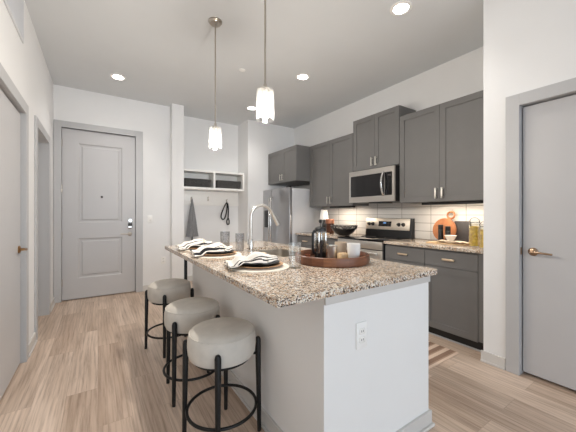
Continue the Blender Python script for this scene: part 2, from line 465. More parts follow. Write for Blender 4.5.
# entry wall
EX0, EX1, EZ = -.437, .506, 2.458
m = MB()
for x0, x1, z0 in ((XL-.2, EX0, 0), (EX0, EX1, EZ), (EX1, XC0+.02, 0)): m.box(x0, x1, YE, YE+.15, z0, CE)
m.box(XL-.2, XC0, YE+.15, YE+.2, 0, CE)
struct(m.build('wall_entry', 'wall', smooth=False))
struct(MB().box(XC0, XC1, YC, YN+.12, 0, CE).build('wall_column', 'wall', smooth=False))
struct(MB().box(XC1, XN+.1, YN, YN+.12, 0, CE).build('wall_niche', 'wall', smooth=False))
m = MB().box(XN, XK+.12, YF, YF+.12, 0, CE); m.box(XN, XN+.12, YF+.12, YN, 0, CE)
struct(m.build('wall_fridge', 'wall', smooth=False))
struct(MB().box(XK, XK+.12, 1.0, YF, 0, CE).build('wall_kitchen', 'wall', smooth=False))
D3 = (-.05, .872, 2.07)
m = MB()
for y0, y1, z0 in ((YR, D3[0], 0), (D3[0], D3[1], D3[2]), (D3[1], 1.11, 0)): m.box(XR, XR+.14, y0, y1, z0, CE)
m.box(XR+.14, XK, 1.0, 1.11, 0, CE); m.box(XR+.14, XR+.2, YR, 1.0, 0, CE); m.box(XR+.2, LX1, YR, YR+.1, 0, CE); m.box(LX1, LX1+.1, YB, YR+.1, 0, CE)
struct(m.build('wall_right', 'wall', smooth=False))
m = MB()
ws = [(wx-.95, wx+.95) for wx in (-1.4, 1.0, 3.4)]
xs = [LX0-.1] + [x for p in ws for x in p] + [LX1+.1]
for k in range(0, 8, 2): m.box(xs[k], xs[k+1], YB-.12, YB, 0, CE)
for a, b in ws: m.box(a, b, YB-.12, YB, 2.7, CE).box(a, b, YB-.12, YB, 0, .5)
struct(m.build('wall_back', 'wall', smooth=False))
for k, (a, b) in enumerate(ws):
    m = MB().box(a, a+.06, YB-.09, YB-.03, .5, 2.7).box(b-.06, b, YB-.09, YB-.03, .5, 2.7).box(a+.06, b-.06, YB-.09, YB-.03, 2.64, 2.7).box(a+.06, b-.06, YB-.09, YB-.03, .5, .56)
    struct(m.build('window_%d' % (k+1), 'white', smooth=False))  # frames of the unseen windows, added to let daylight reach the kitchen
struct(MB().box(XK-.012, XK, 1.112, 4.02, .914, 1.40).build('wall_backsplash', 'tile', smooth=False))

def casing_x(n, x, sgn, d, wd=.088, th=.018, depth=.12):
    """door casing and jamb of an opening in a wall of constant x; the room lies on the sgn side"""
    y0, y1, zt = d
    m = MB(); xo = x+sgn*th
    a, b = min(x, xo), max(x, xo)
    r = .012
    m.box(a, b, y0-wd+r, y0+r, 0, zt-r+wd, .002).box(a, b, y1-r, y1+wd-r, 0, zt-r+wd, .002).box(a, b, y0+r, y1-r, zt-r, zt-r+wd, .002)
    xi = x-sgn*depth; a, b = min(x, xi), max(x, xi)
    m.box(a, b, y0, y0+r, 0, zt).box(a, b, y1-r, y1, 0, zt).box(a, b, y0+r, y1-r, zt-r, zt)
    return struct(m.build('trim_%d' % n, 'trim', smooth=False))
casing_x(1, XL, 1, D1); casing_x(2, XL, 1, D2, depth=.16); casing_x(3, XR, -1, D3)
m = MB(); r = .012
m.box(max(XL+.001, EX0-.085+r), EX0+r, YE-.018, YE, 0, EZ-r+.088, .002).box(EX1-r, EX1+.088, YE-.018, YE, 0, EZ-r+.088, .002).box(EX0+r, EX1-r, YE-.018, YE, EZ-r, EZ-r+.088, .002)
m.box(EX0, EX0+r*.4, YE, YE+.14, 0, EZ).box(EX1-r*.4, EX1, YE, YE+.14, 0, EZ).box(EX0, EX1, YE, YE+.14, EZ-r*.4, EZ)
struct(m.build('trim_4', 'trim', smooth=False))

def base_y(name, x, sgn, y0, y1, h=.09):
    xo = x+sgn*.014; xs = x+sgn*.026
    m = MB(); m.box(min(x, xo), max(x, xo), y0, y1, 0, h, .002); m.box(min(xo, xs), max(xo, xs), y0, y1, 0, .018, .004)
    return struct(m.build(name, 'basep', smooth=False))
def base_x(name, y, x0, x1, h=.09):
    m = MB(); m.box(x0, x1, y-.014, y, 0, h, .002); m.box(x0, x1, y-.026, y-.014, 0, .018, .004)
    return struct(m.build(name, 'basep', smooth=False))
base_y('baseboard_left', XL, 1, YL, D1[0]-.08); base_y('baseboard_left', XL, 1, D1[1]+.08, D2[0]-.08); base_y('baseboard_left', XL, 1, D2[1]+.08, YE-.02)
base_x('baseboard_entry', YE, EX1+.09, XC0); base_x('baseboard_column', YC, XC0, XC1); base_x('baseboard_niche', YN, XC1, XN); base_x('baseboard_fridge', YF, XN, 2.68)
base_y('baseboard_right', XR, -1, D3[1]+.08, 1.125); base_y('baseboard_right', XR, -1, YR, D3[0]-.08)

# doors
def lever(parent, mat, loc, rz, ln=.115):
    """lever set; local: door face at y=0, room at -y, lever runs towards +x"""
    h = MB(); h.lathe([(0, 0), (.031, 0), (.031, .006), (.024, .012), (.011, .014), (.011, .048), (0, .048)], n=28, mat=Matrix.Rotation(PI/2, 3, 'X'))
    h.tube([(0, -.045, 0), (.02, -.05, 0), (.06, -.05, -.002), (ln, -.047, -.006)], [.010, .010, .008, .007], 10)
    return h.build('door_handle', mat, parent, loc, rot=(0, 0, rz))
d = struct(MB().box(XL-.058, XL-.018, D1[0]+.016, D1[1]-.020, .016, D1[2]-.028, .002).build('door_1', 'door', smooth=False))
lever(d, 'brass', (XL-.018, 3.115, .945), PI/2, .10).rotation_euler = (0, PI, PI/2)
d = struct(MB().box(XL-.155, XL-.12, D2[0]+.016, D2[1]-.016, .014, D2[2]-.016, .002).build('door_2', 'door', smooth=False))
st = MB().box(XL-.12, XL-.105, D2[1]-.03, D2[1]-.012, 0, D2[2]-.012, .002)
struct(st.build('trim_5', 'trim', smooth=False))
lw_ = EX1-EX0-.030
d = struct(panelled('door_3', 'door', None, lw_, EZ-.032, .045, [(.185, .735, 1.09, 2.235), (.185, .735, .29, .865)], depth=.016, raised=.012, loc=(EX0+.015, YE+.022, .014), slope=.024))
lever(d, 'nickel', (lw_-.075, 0, .905), PI, .13).rotation_euler = (0, PI, 0)
k = MB().box(lw_-.10, lw_-.045, -.022, 0, .985, 1.075, .006); k.box(lw_-.093, lw_-.052, -.026, -.022, 1.0, 1.06, .002); k.build('keypad_lock', 'blackp', d)
MB().lathe([(0, 0), (.028, 0), (.028, .012), (.022, .018), (0, .018)], (lw_-.07, 0, 1.115), 24, Matrix.Rotation(PI/2, 3, 'X')).build('deadbolt', 'chrome', d)
bx('keypad_plate', 'chrome', d, lw_-.10, lw_-.045, -.028, -.024, .99, 1.03, .001)
MB().lathe([(0, 0), (.016, 0), (.016, .006), (0, .006)], (.47, 0, 1.47), 20, Matrix.Rotation(PI/2, 3, 'X')).build('peephole', 'slate', d)
for z in (.25, .92, 1.58, 2.22):
    MB().rod((-.003, -.004, z-.05), (-.003, -.004, z+.05), .008, n=12).build('hinge', 'nickel', d)
d = struct(MB().box(XR+.036, XR+.076, D3[0]+.016, D3[1]-.018, .022, D3[2]-.022, .002).build('door_4', 'door', smooth=False))
lever(d, 'bronze', (XR+.036, .79, .947), -PI/2, .12)
bx('strike_plate', 'brass', d, XR+.008, XR+.028, .857, .8598, .92, .975, .0005)

# small wall fittings
def plate(name, label, cat, loc, rz, kind='outlet'):
    t = thing(name, label, cat, loc, rz)
    MB().box(-.036, .036, -.006, 0, -.058, .058, .003).build('cover_plate', 'white', t)
    if kind == 'outlet':
        for z in (-.02, .02):
            f = MB().box(-.017, .017, -.009, -.006, z-.014, z+.014, .003).build('socket', 'ceram', t)
            for x in (-.0055, .0055): MB().box(x-.0015, x+.0015, -.0095, -.0088, z-.004, z+.006).build('slot', 'blackp', f)
    else:
        MB().box(-.016, .016, -.010, -.006, -.032, .032, .003).build('rocker', 'ceram', t)
    return t
plate('light_switch', 'white light switch on the wall right of the entrance door', 'switch', (.70, YE, 1.15), 0, 'switch')
plate('wall_outlet', 'white outlet low on the wall beside the entrance door, behind the stools', 'outlet', (.90, YE, .47), 0)
t = thing('wall_vent', 'white return air grille high on the left wall near the ceiling', 'vent', (XL, 2.76, 2.78))
MB().box(0, .012, -.37, .37, -.17, -.145, .003).box(0, .012, -.37, .37, .165, .19, .003).box(0, .012, -.37, -.345, -.145, .165, .003).box(0, .012, .345, .37, -.145, .165, .003).build('frame', 'ventp', t)
m = MB()
for k in range(26): m.box(.002, .009, -.345+k*.0268, -.345+k*.0268+.010, -.146, .166)
m.build('louver', 'ventp', t)

# ceiling lights
def downlight(x, y, label):
    t = thing('recessed_downlight', label, 'ceiling light', (x, y, CE), 0, 'recessed ceiling downlights')
    MB().lathe([(.062, 0), (.092, 0), (.092, -.003), (.066, -.008), (.062, -.004)], n=40, close=True).build('trim_ring', 'white', t)
    MB().lathe([(0, -.0035), (.062, -.0035), (.062, -.001), (0, -.001)], n=40).build('lens', 'can', t)
    d = bpy.data.lights.new('downlight_lamp', 'SPOT'); d.energy = CAN; d.spot_size = math.radians(128); d.spot_blend = .75
    d.color = (1.0, .955, .90); d.shadow_soft_size = .055
    o = bpy.data.objects.new('downlight_lamp', d); COL.objects.link(o); o.parent = t; o.location = (0, 0, -.02)
    return t
downlight(.22, 4.36, 'round downlight in the ceiling in front of the entrance door')
downlight(2.23, 3.03, 'round downlight in the ceiling above the aisle before the microwave')
downlight(2.20, 1.55, 'round downlight in the ceiling nearest the camera, above the right end of the island aisle')
downlight(2.17, 4.40, 'round downlight in the ceiling before the refrigerator, beside the near pendant glass')
t = thing('sprinkler_cover', 'small white sprinkler cap on the ceiling between the two pendants', 'sprinkler', (1.495, 3.30, CE))
MB().lathe([(0, 0), (.04, 0), (.04, -.004), (.032, -.007), (0, -.007)], n=32).build('cap', 'white', t)

def pendant(label, loc):
    t = thing('pendant_light', label, 'pendant light', loc, 0, 'glass pendants over the island')
    MB().lathe([(0, 0), (.062, 0), (.062, -.012), (.05, -.026), (.012, -.03), (0, -.03)], n=36).build('canopy', 'nickel', t)
    MB().rod((0, 0, -.03), (0, 0, -.955), .0065, n=12).build('rod', 'nickel', t)
    MB().lathe([(0, -.95), (.011, -.95), (.012, -.972), (.030, -.978), (.032, -.987), (.019, -.9875), (.018, -1.03), (0, -1.03)], n=32).build('socket_cap', 'nickel', t)
    MB().lathe([(.02, -.988), (.055, -.988), (.057, -.991), (.057, -1.178), (.054, -1.178), (.054, -.992), (.02, -.991)], n=40, close=True).build('glass_shade', 'seed', t)
    MB().lathe([(0, -1.03), (.010, -1.03), (.016, -1.05), (.020, -1.072), (.020, -1.125), (.014, -1.142), (0, -1.147)], n=24).build('bulb', 'bulb', t)
    return t
def bulb_light(t):
    d = bpy.data.lights.new('bulb_lamp', 'POINT'); d.energy = PEND; d.color = (1.0, .93, .84); d.shadow_soft_size = .012
    o = bpy.data.objects.new('bulb_lamp', d); COL.objects.link(o); o.parent = t; o.location = (0, 0, -1.162)
p = pendant('glass pendant on a full-length rod, the farther one toward the entrance door', (.91, 2.605, CE))
p2 = dup(p, (.905, 1.64, CE), 0, 'glass pendant nearest the camera, its rod leaving the top of the picture')
for q in (p, p2): bulb_light(q)

# ------------------------------------------------------------------ cabinets
def pull(parent, x, y, z, vertical, mat=None, ln=.115):
    """bar pull on a front at world-like local x, projecting towards -x"""
    m = MB(); h = ln/2; mat = mat or ('pullsilver' if vertical else 'champ')
    if vertical:
        m.box(x-.032, x-.022, y-.009, y+.009, z-h, z+h, .003)
        m.box(x-.024, x, y-.005, y+.005, z-h+.008, z-h+.02).box(x-.024, x, y-.005, y+.005, z+h-.02, z+h-.008)
    else:
        m.box(x-.034, x-.022, y-h, y+h, z-.010, z+.010, .004)
        m.box(x-.024, x, y-h+.01, y-h+.022, z-.006, z+.006).box(x-.024, x, y+h-.022, y+h-.01, z-.006, z+.006)
    return m.build('handle', mat, parent)

def shaker(name, parent, xf, y0, y1, z0, z1, fr=.062):
    w_, h_ = y1-y0, z1-z0
    o = panelled(name, 'cab', parent, w_, h_, .02, [(fr, w_-fr, fr, h_-fr)], depth=.008, loc=(xf, y1, z0), rot=FX, slope=.002)
    return o
def put_pull(door, xf, y, z, vertical, **k):
    h = pull(None, 0, 0, 0, vertical, **k)      # built at the origin, then set on the turned door
    h.parent = door
    # door local: x runs toward -Y, front at y=0 facing -Y(local) = -X(world)
    h.location = (door.location.y-y, 0, z-door.location.z); h.rotation_euler = (0, 0, PI/2)
    return h

def upper(label, y0, y1, z0, z1, xf, split, filler=None, bottom='cabdark'):
    t = thing('wall_cabinet', label, 'kitchen cabinet', (0, 0, 0))
    g = .0015
    MB().box(xf+.0205, XK-.001, y0, y1, z0, z1).build('carcass', 'cab', t, smooth=False)
    for a, b, hy in ((y0+g, split-g, split-.035), (split+g, y1-g, split+.035)):
        dd = shaker('door', t, xf, a, b, z0+.002, z1-.002)
        put_pull(dd, xf, hy, z0+.092, True)
    if filler: MB().box(xf+.004, xf+.024, filler[0], filler[1], z0, z1).build('filler_strip', 'cab', t, smooth=False)
    return t
upper('grey two-door cabinet above the refrigerator', 3.985, 4.95, 1.803, 2.405, 2.80, 4.445)
upper('grey two-door wall cabinet left of the microwave, above the lamp and black bowl', 2.963, 3.978, 1.355, 2.405, 3.08, 3.465)
upper('grey two-door cabinet directly above the microwave, standing taller than its neighbours', 2.195, 2.958, 1.842, 2.568, 3.08, 2.575)
upper('grey two-door wall cabinet right of the microwave, above the round cutting board', 1.205, 2.19, 1.365, 2.42, 3.08, 1.695, (1.113, 1.204))

def base_cab(label, y0, y1, filler=None, drawer_only=False):
    t = thing('base_cabinet', label, 'kitchen cabinet', (0, 0, 0)); xf = 2.815; g = .002
    MB().box(xf+.0205, XK-.001, y0, y1, .095, .882).build('carcass', 'cab', t, smooth=False)
    MB().box(xf+.04, XK-.001, y0, y1 if not filler else y1, .0, .094).build('toe_kick', 'toe', t, smooth=False)
    MB().box(xf+.03, xf+.04, y0-(.09 if filler else 0), y1, 0, .012).build('shoe_strip', 'trim', t, smooth=False)
    a, b = y0+g, y1-g
    dr = panelled('drawer', 'cab', t, b-a, .15, .02, [(.012, b-a-.012, .012, .138)], depth=.0015, loc=(xf, b, .714), rot=FX, slope=.002)
    put_pull(dr, xf, (a+b)/2, .79, False)
    dd = shaker('door', t, xf, a, b, .088, .709)
    if filler:
        MB().box(xf+.004, xf+.024, filler[0], filler[1], .095, .882).build('filler_strip', 'cab', t, smooth=False)
        MB().box(xf+.04, xf+.06, filler[0], filler[1], 0, .094).build('toe_filler', 'toe', t, smooth=False)
    return t
base_cab('grey base cabinet with drawer at the right end by the white wall corner', 1.205, 1.705, (1.113, 1.204))
base_cab('grey base cabinet with drawer right beside the range', 1.706, 2.195)
base_cab('grey base cabinet with drawer left of the range, under the black bowl', 2.968, 3.50)
base_cab('grey base cabinet with drawer next to the refrigerator', 3.501, 3.98)

c = MB().box(2.79, XK-.013, 1.112, 2.197, .8825, .914, .003).build('countertop', 'granite')
tag(c, 'granite countertop right of the range, under the round cutting board', 'countertop')
c = MB().box(2.79, XK-.013, 2.966, 4.0, .8825, .914, .003).build('countertop', 'granite')
tag(c, 'granite countertop left of the range, under the black bowl and lamp', 'countertop')

# under-cabinet lights (fixtures with glowing lenses)
def under_light(label, y0, y1, z, x0=3.16):
    t = thing('under_cabinet_light', label, 'light', (x0, (y0+y1)/2, z)); h = (y1-y0)/2
    MB().box(0, .06, -h, h, -.02, 0, .001).box(-.004, 0.001, -h, h, -.030, 0, .001).box(0, .06, -h-.004, -h+.002, -.030, 0, .001).build('housing', 'blackp', t)
    MB().box(.008, .052, -h+.01, h-.01, -.0215, -.0195).build('lens', 'strip', t)
    return t
under_light('slim light bar under the cabinet left of the microwave', 3.05, 3.55, 1.355)
under_light('slim light bar under the cabinet right of the microwave', 1.30, 1.95, 1.365)

# ------------------------------------------------------------------ microwave
t = thing('microwave', 'stainless over-the-range microwave with black window', 'microwave', (3.0, 2.204, 1.387))
W, H = .757, .437
MB().box(.022, .42, 0, W, 0, H, .002).build('body', 'blackp', t)
# local y runs to the left of the picture; the controls sit at low y
fr = panelled('door', 'steel', t, W-.002, H-.004, .022, [(.028, .605, .075, .365)], depth=.004, loc=(0, W-.001, .002), rot=FX, slope=.003)
MB().box(.03, .603, .0015, .0035, .077, .363).build('window', 'oven', fr)
MB().box(.612, .722, -.002, .001, .075, .365, .001).build('control_panel', 'blackg', fr)
MB().box(.665, .71, -.003, -.0019, .315, .335).build('display', 'slate', fr)
pts = [(.60, -.004-.05*math.sin(PI*k/14)**.7 if 0 < k < 14 else -.004, .075+.30*k/14) for k in range(15)]
MB().tube(pts, [.013]*15, 12).build('handle', 'chrome', fr)
MB().box(.06, .30, .25, .45, -.012, 0).build('vent_grille', 'blackp', t)

# ------------------------------------------------------------------ range
t = thing('kitchen_range', 'stainless electric range with black glass cooktop', 'range', (2.775, 2.203, 0)); W = .757
MB().box(.025, .64, 0, W, .0, .90, .003).build('body', 'blackp', t)
MB().box(.0, .56, 0, W, .90, .918, .004).build('cooktop', 'blackg', t)
for (x, y, r) in ((.16, .2, .1), (.16, .56, .08), (.41, .2, .075), (.41, .56, .1)):
    MB().torus((x, y, .9182), r, .0012, 40, 6).build('burner_ring', 'slate', t)
MB().box(.0, .024, .004, W-.004, .80, .895, .003).build('front_panel', 'steel', t)
od = MB().box(.0, .024, .004, W-.004, .20, .79, .003).build('oven_door', 'steel', t)
MB().box(-.003, .002, .05, W-.05, .29, .69, .001).build('window', 'oven', od)
h = MB(); h.rod((-.05, .05, .755), (-.05, W-.05, .755), .014, n=14)
h.rod((-.05, .08, .755), (.004, .08, .755), .01).rod((-.05, W-.08, .755), (.004, W-.08, .755), .01)
h.build('handle', 'steel', od)
MB().box(.002, .024, .004, W-.004, .04, .19, .003).build('warming_drawer', 'steel', t)
bg = MB().prism([(.565, .905), (.64, .905), (.64, 1.172), (.60, 1.172), (.575, 1.0)], 'y', 0, W, .002).build('backguard', 'blackp', t)
# slanted stainless control fascia on the backguard
fs = MB().box(0, W-.03, -.006, .0, 0, .158, .002).build('control_fascia', 'fascia', t, (.5715, W-.001, 1.012), rot=(-.145, 0, -PI/2))
for xk in (.065, .135, .565, .635):
    kb = MB().lathe([(0, 0), (.026, 0), (.024, .008), (.017, .012), (.016, .03), (0, .031)], (xk, -.006, .075), 24, Matrix.Rotation(PI/2, 3, 'X'))
    kb.build('knob', 'blackp', fs)
dp = MB().box(.235, .445, -.008, -.005, .045, .115, .001).build('display_panel', 'blackg', fs)
MB().box(.315, .36, -.0088, -.0078, .085, .102).build('clock', 'led', dp)
for i in range(6):
    for j in range(2):
        x0 = .248+(i if i < 3 else i+3.6)*.021
        MB().box(x0, x0+.012, -.0085, -.0078, .056+j*.026, .066+j*.026).build('button', 'slate', dp)

# ------------------------------------------------------------------ refrigerator
t = thing('refrigerator', 'stainless side-by-side refrigerator with water dispenser', 'refrigerator', (2.69, 4.03, 0)); W = .93
MB().box(.055, .70, 0, W, .03, 1.67, .004).build('body', 'fridgeside', t)
MB().box(.08, .68, .02, W-.02, 0, .032).build('base', 'blackp', t)
fd = MB().box(0, .05, .002, .585, .06, 1.685, .008).build('door', 'steel2', t)
h = MB().tube([(0, .555, .62), (-.045, .555, .65), (-.05, .555, 1.0), (-.045, .555, 1.52), (0, .555, 1.55)], .012, 12).build('handle', 'chrome', fd)
fz = MB().box(0, .05, .592, W-.002, .06, 1.685, .008).build('door', 'steel2', t)
MB().tube([(0, .622, .62), (-.045, .622, .65), (-.05, .622, 1.0), (-.045, .622, 1.52), (0, .622, 1.55)], .012, 12).build('handle', 'chrome', fz)
ds = MB().box(-.006, .004, .70, .87, .96, 1.30, .003).build('dispenser', 'blackg', fz)
MB().box(-.012, -.004, .71, .86, 1.22, 1.29, .002).build('control_panel', 'blackp', ds)
MB().box(-.03, -.004, .72, .85, .962, .975, .002).build('drip_tray', 'steel2', ds)
MB().box(.005, .06, .03, .12, 1.685, 1.705, .004).build('hinge_cover', 'blackp', t)

# ------------------------------------------------------------------ island
IX0, IX1, IY0, IY1 = .812, 1.607, .95, 3.02
t = thing('kitchen_island', 'white painted island base with grey baseboard and end outlet', 'island', ((IX0+IX1)/2, 1.98, 0))
cx, cy = (IX0+IX1)/2, 1.98
def ib(name, mat, x0, x1, y0, y1, z0, z1, par=None, bev=.001): return MB().box(x0-cx, x1-cx, y0-cy, y1-cy, z0, z1, bev).build(name, mat, par or t)
# body stays open above the sink basin
m = MB()
for (x0, x1, y0, y1, z1) in ((IX0, IX0+.11, IY0, IY1, .883), (IX1-.02, IX1, IY0+.11, IY1, .883), (IX0+.11, IX1, IY0, IY0+.11, .883), (IX0+.11, IX1-.02, IY1-.02, IY1, .883)):
    m.box(x0-cx, x1-cx, y0-cy, y1-cy, 0, z1)
m.build('panel_body', 'isl', t, smooth=False)
MB().box(IX0+.0-cx, IX1-cx, IY0-.012-cy, IY0-cy, .838, .8835, .002).build('apron_trim', 'basep', t)
m = MB(); m.box(IX0-.014-cx, IX1+.014-cx, IY0-.014-cy, IY0-cy, 0, .09, .002); m.box(IX0-.026-cx, IX1+.026-cx, IY0-.026-cy, IY0-.014-cy, 0, .018, .004)
m.box(IX0-.014-cx, IX0-cx, IY0-cy, IY1-cy, 0, .09, .002).box(IX0-.026-cx, IX0-.014-cx, IY0-.014-cy, IY1-cy, 0, .018, .004)
m.box(IX1-cx, IX1+.014-cx, IY0-cy, IY1-cy, 0, .09, .002).box(IX1+.014-cx, IX1+.026-cx, IY0-.014-cy, IY1-cy, 0, .018, .004)
m.build('baseboard', 'basep', t, smooth=False)
op = MB().box(-.036, .036, -.006, 0, -.062, .062, .003).build('outlet_plate', 'white', t, (1.042-cx, IY0-cy, .656))
for z in (-.02, .02):
    MB().box(-.017, .017, -.009, -.006, z-.014, z+.014, .003).build('socket', 'ceram', op)
    for x in (-.0055, .0055): MB().box(x-.0015, x+.0015, -.0095, -.0088, z-.004, z+.006).build('slot', 'blackp', op)
MB().box(.722-cx, .750-cx, 2.975-cy, 2.995-cy, 0, .866, .002).box(.70-cx, .77-cx, 2.965-cy, 3.005-cy, .866, .8825, .002).build('support_post', 'black', t)

# countertop slab with the sink opening
SX0, SX1, SY0, SY1 = 1.13, 1.53, 1.78, 2.44
def rrect(x0, x1, y0, y1, r, n=5):
    pts = []
    for (qx, qy, a0) in ((x1-r, y1-r, 0), (x0+r, y1-r, 90), (x0+r, y0+r, 180), (x1-r, y0+r, 270)):
        for k in range(n+1):
            a = math.radians(a0+90*k/n); pts.append((qx+r*math.cos(a), qy+r*math.sin(a)))
    return pts
def slab_hole(name, mat, outer, inner, z0, z1):
    bm = bmesh.new()
    def loop(p, z): return [bm.verts.new((x, y, z)) for x, y in p]
    L = {}
    for z in (z0, z1):
        vo, vi = loop(outer, z), loop(inner, z); L[z] = (vo, vi)
        es = [bm.edges.new((v[k], v[(k+1) % len(v)])) for v in (vo, vi) for k in range(len(v))]
        bmesh.ops.triangle_fill(bm, use_beauty=True, use_dissolve=False, edges=es)
    for q in (0, 1):
        A, B = L[z0][q], L[z1][q]; n = len(A)
        for k in range(n): bm.faces.new((A[k], A[(k+1) % n], B[(k+1) % n], B[k]))
    mb = MB(); mb.bm.free(); mb.bm = bm
    return mb.build(name, mat, smooth=False)
c = slab_hole('island_countertop', 'granite', rrect(.55, 1.625, .905, 3.05, .006, 3), rrect(SX0, SX1, SY0, SY1, .03), .884, .914)
tag(c, 'long speckled granite island countertop with sink cutout', 'countertop')
t = thing('kitchen_sink', 'stainless undermount sink set into the island countertop', 'sink', ((SX0+SX1)/2, (SY0+SY1)/2, .883))
sm = MB(); hx, hy = (SX1-SX0)/2, (SY1-SY0)/2
loops = []
for (e, z) in ((.02, 0), (-.002, 0), (-.004, -.16), (-.05, -.185)):
    loops.append([sm.bm.verts.new((x, y, z)) for x, y in rrect(-hx-e, hx+e, -hy-e, hy+e, .035)])
for A, B in zip(loops[:-1], loops[1:]):
    for k in range(len(A)): sm.bm.faces.new((A[k], A[(k+1) % len(A)], B[(k+1) % len(A)], B[k]))
sm.bm.faces.new(loops[-1])
sm.build('basin', 'steel', t, solid=.002)
MB().lathe([(0, -.182), (.04, -.182), (.045, -.186), (0, -.188)], n=28).build('drain', 'chrome', t)

t = thing('kitchen_faucet', 'chrome gooseneck pull-down faucet behind the island sink', 'faucet', (1.062, 2.17, .914))
MB().lathe([(0, 0), (.028, 0), (.028, .006), (.022, .012), (.020, .10), (.018, .105), (0, .105)], n=28).build('base', 'chrome', t)
R = .105; zc = .285
pts = [(0, 0, .10), (0, 0, .2), (0, 0, zc)] + [(R-R*math.cos(a), 0, zc+R*math.sin(a)) for a in [PI*k/18 for k in range(1, 16)]]
a = PI*15/18; ex, ez = R-R*math.cos(a), zc+R*math.sin(a); dx, dz = math.sin(a), math.cos(a)
pts.append((ex+dx*.03, 0, ez+dz*.03))
MB().tube(pts, .0115, 16).build('spout', 'steel', t)
MB().rod((ex+dx*.03, 0, ez+dz*.03), (ex+dx*.135, 0, ez+dz*.135), .0135, .0165, 18).build('spray_head', 'steel', t)
MB().rod((0, .02, .06), (0, .05, .065), .012, n=14).tube([(0, .05, .065), (.0, .06, .09), (.0, .068, .15)], [.008, .007, .005], 10).build('lever', 'chrome', t)

# ------------------------------------------------------------------ bar stools
st = thing('bar_stool', 'round grey upholstered stool nearest the camera', 'stool', (.5815, 1.55, 0), math.radians(18.4), 'upholstered stools along the island')
MB().lathe([(0, .448), (.160, .448), (.176, .455), (.184, .475), (.187, .51), (.186, .55), (.180, .576), (.168, .592), (.14, .603), (.08, .610), (0, .613)], n=64).build('seat', 'fabric', st)
MB().torus((0, 0, .581), .1768, .0035, 64, 8).build('piping', 'fabric', st)
MB().lathe([(0, .432), (.155, .432), (.155, .449), (0, .449)], n=48).build('seat_base', 'black', st)
for k in range(4):
    a = PI/4+k*PI/2; ca, sa = math.cos(a), math.sin(a)
    MB().rod((.206*ca, .206*sa, 0), (.198*ca, .198*sa, .535), .0115, .0165, 18, .018).build('leg', 'black', st)
    MB().rod((.15*ca, .15*sa, .441), (.196*ca, .196*sa, .441), .007, n=10).build('bracket', 'black', st)
MB().torus((0, 0, .16), .188, .0085, 72, 10).build('footrest', 'black', st)
dup(st, (.56, 2.075, 0), math.radians(-4), 'round grey upholstered stool in the middle of the three')
dup(st, (.555, 2.83, 0), math.radians(22), 'round grey upholstered stool farthest away, nearest the entrance door')

# ------------------------------------------------------------------ on the island
ZT = .914
def napkin(label, x, y, z, rz, seed):
    rnd = random.Random(seed); ph = [rnd.uniform(0, 6.28) for _ in range(6)]
    def f(u, v):
        # u: 0 = fanned tail, 1 = rounded far end; v across
        t_ = (v-.5)*2
        wid = .105*(1-u)**1.5+.032+.050*max(0, math.sin((u-.35)/.65*PI) if u > .35 else 0)
        if .62 < u < .74: wid *= .78
        X = -.185+.30*u
        Y = t_*wid+.012*math.sin(u*5+ph[0])
        hgt = .016+.050*math.exp(-((u-.62)/.26)**2)
        Z = hgt*(1-abs(t_)**2.2)*.95+.015*math.sin(t_*8+ph[1])*(1-u)**1.5+.005*math.sin(t_*14+u*7+ph[2])*(1-u*.6)+.003*math.sin(u*19+ph[3])
        rr = math.hypot(X, Y)
        lift = .013*min(1, max(0, (rr-.075)/.035))-.024*min(1, max(0, (rr-.132)/.03))
        return (X, Y, max(Z, .0015)+.003+lift)
    t = thing('napkin', label, 'napkin', (x, y, z), rz, 'striped napkins on the plates')
    MB().sheet(f, 44, 36).build('cloth', 'napkin', t, solid=.003)
    MB().tube([(.037+.004*math.sin(k), .041*math.cos(2*PI*k/24), .027+.032*math.sin(2*PI*k/24)) for k in range(24)], .0055, 8, True).build('napkin_ring', 'linen', t)
    return t
sets = [(.806, 1.537, 'nearest the camera', 'nearest the camera'), (.775, 2.16, 'in the middle of the row', 'in the middle of the row'), (.775, 2.64, 'farthest along the island', 'farthest from the camera')]
for k, (x, y, a, b) in enumerate(sets):
    o = MB().lathe([(0, 0), (.178, 0), (.182, .002), (.178, .005), (0, .005)], n=64).build('placemat', 'mat', None, (x, y, ZT))
    tag(o, 'round cream placemat under the plates, '+a, 'placemat', 'round placemats on the island')
    o = MB().lathe([(0, 0), (.095, 0), (.11, .003), (.142, .012), (.146, .015), (.141, .016), (.10, .007), (0, .007)], n=64).build('charger_plate', 'tan', None, (x, y, ZT+.0055))
    tag(o, 'tan rimmed charger plate beneath the black plate, '+a, 'plate', 'tan chargers on the island')
    o = MB().lathe([(0, 0), (.075, 0), (.09, .004), (.120, .015), (.124, .018), (.119, .0185), (.085, .007), (0, .007)], n=64).build('dinner_plate', 'blackcer', None, (x, y, ZT+.0135))
    tag(o, 'black dinner plate under the striped napkin, '+b, 'plate', 'black plates on the island')
    napkin('folded cream napkin with black stripes, '+b, x-.005, y+.0, ZT+.0225, math.radians((-14, -8, -6)[k]), 3+k)

def tumbler(name, label, x, y, mat, r=.036, h=.148):
    o = MB().lathe([(0, 0), (r*.93, 0), (r, .006), (r*1.04, h), (r*1.04-.0022, h), (r-.0025, .012), (0, .010)], n=40).build(name, mat, None, (x, y, ZT))
    return tag(o, label, 'glass', 'tall tumblers on the island')
tumbler('tumbler', 'tall clear glass nearest the camera, left of the wooden tray', .967, 1.392, 'glass')
tumbler('tumbler', 'tall smoked glass beside the faucet, left of its base', 1.02, 2.30, 'smoke')
tumbler('tumbler', 'tall smoked glass farthest away, behind the place settings', 1.015, 2.634, 'smoke', .043)

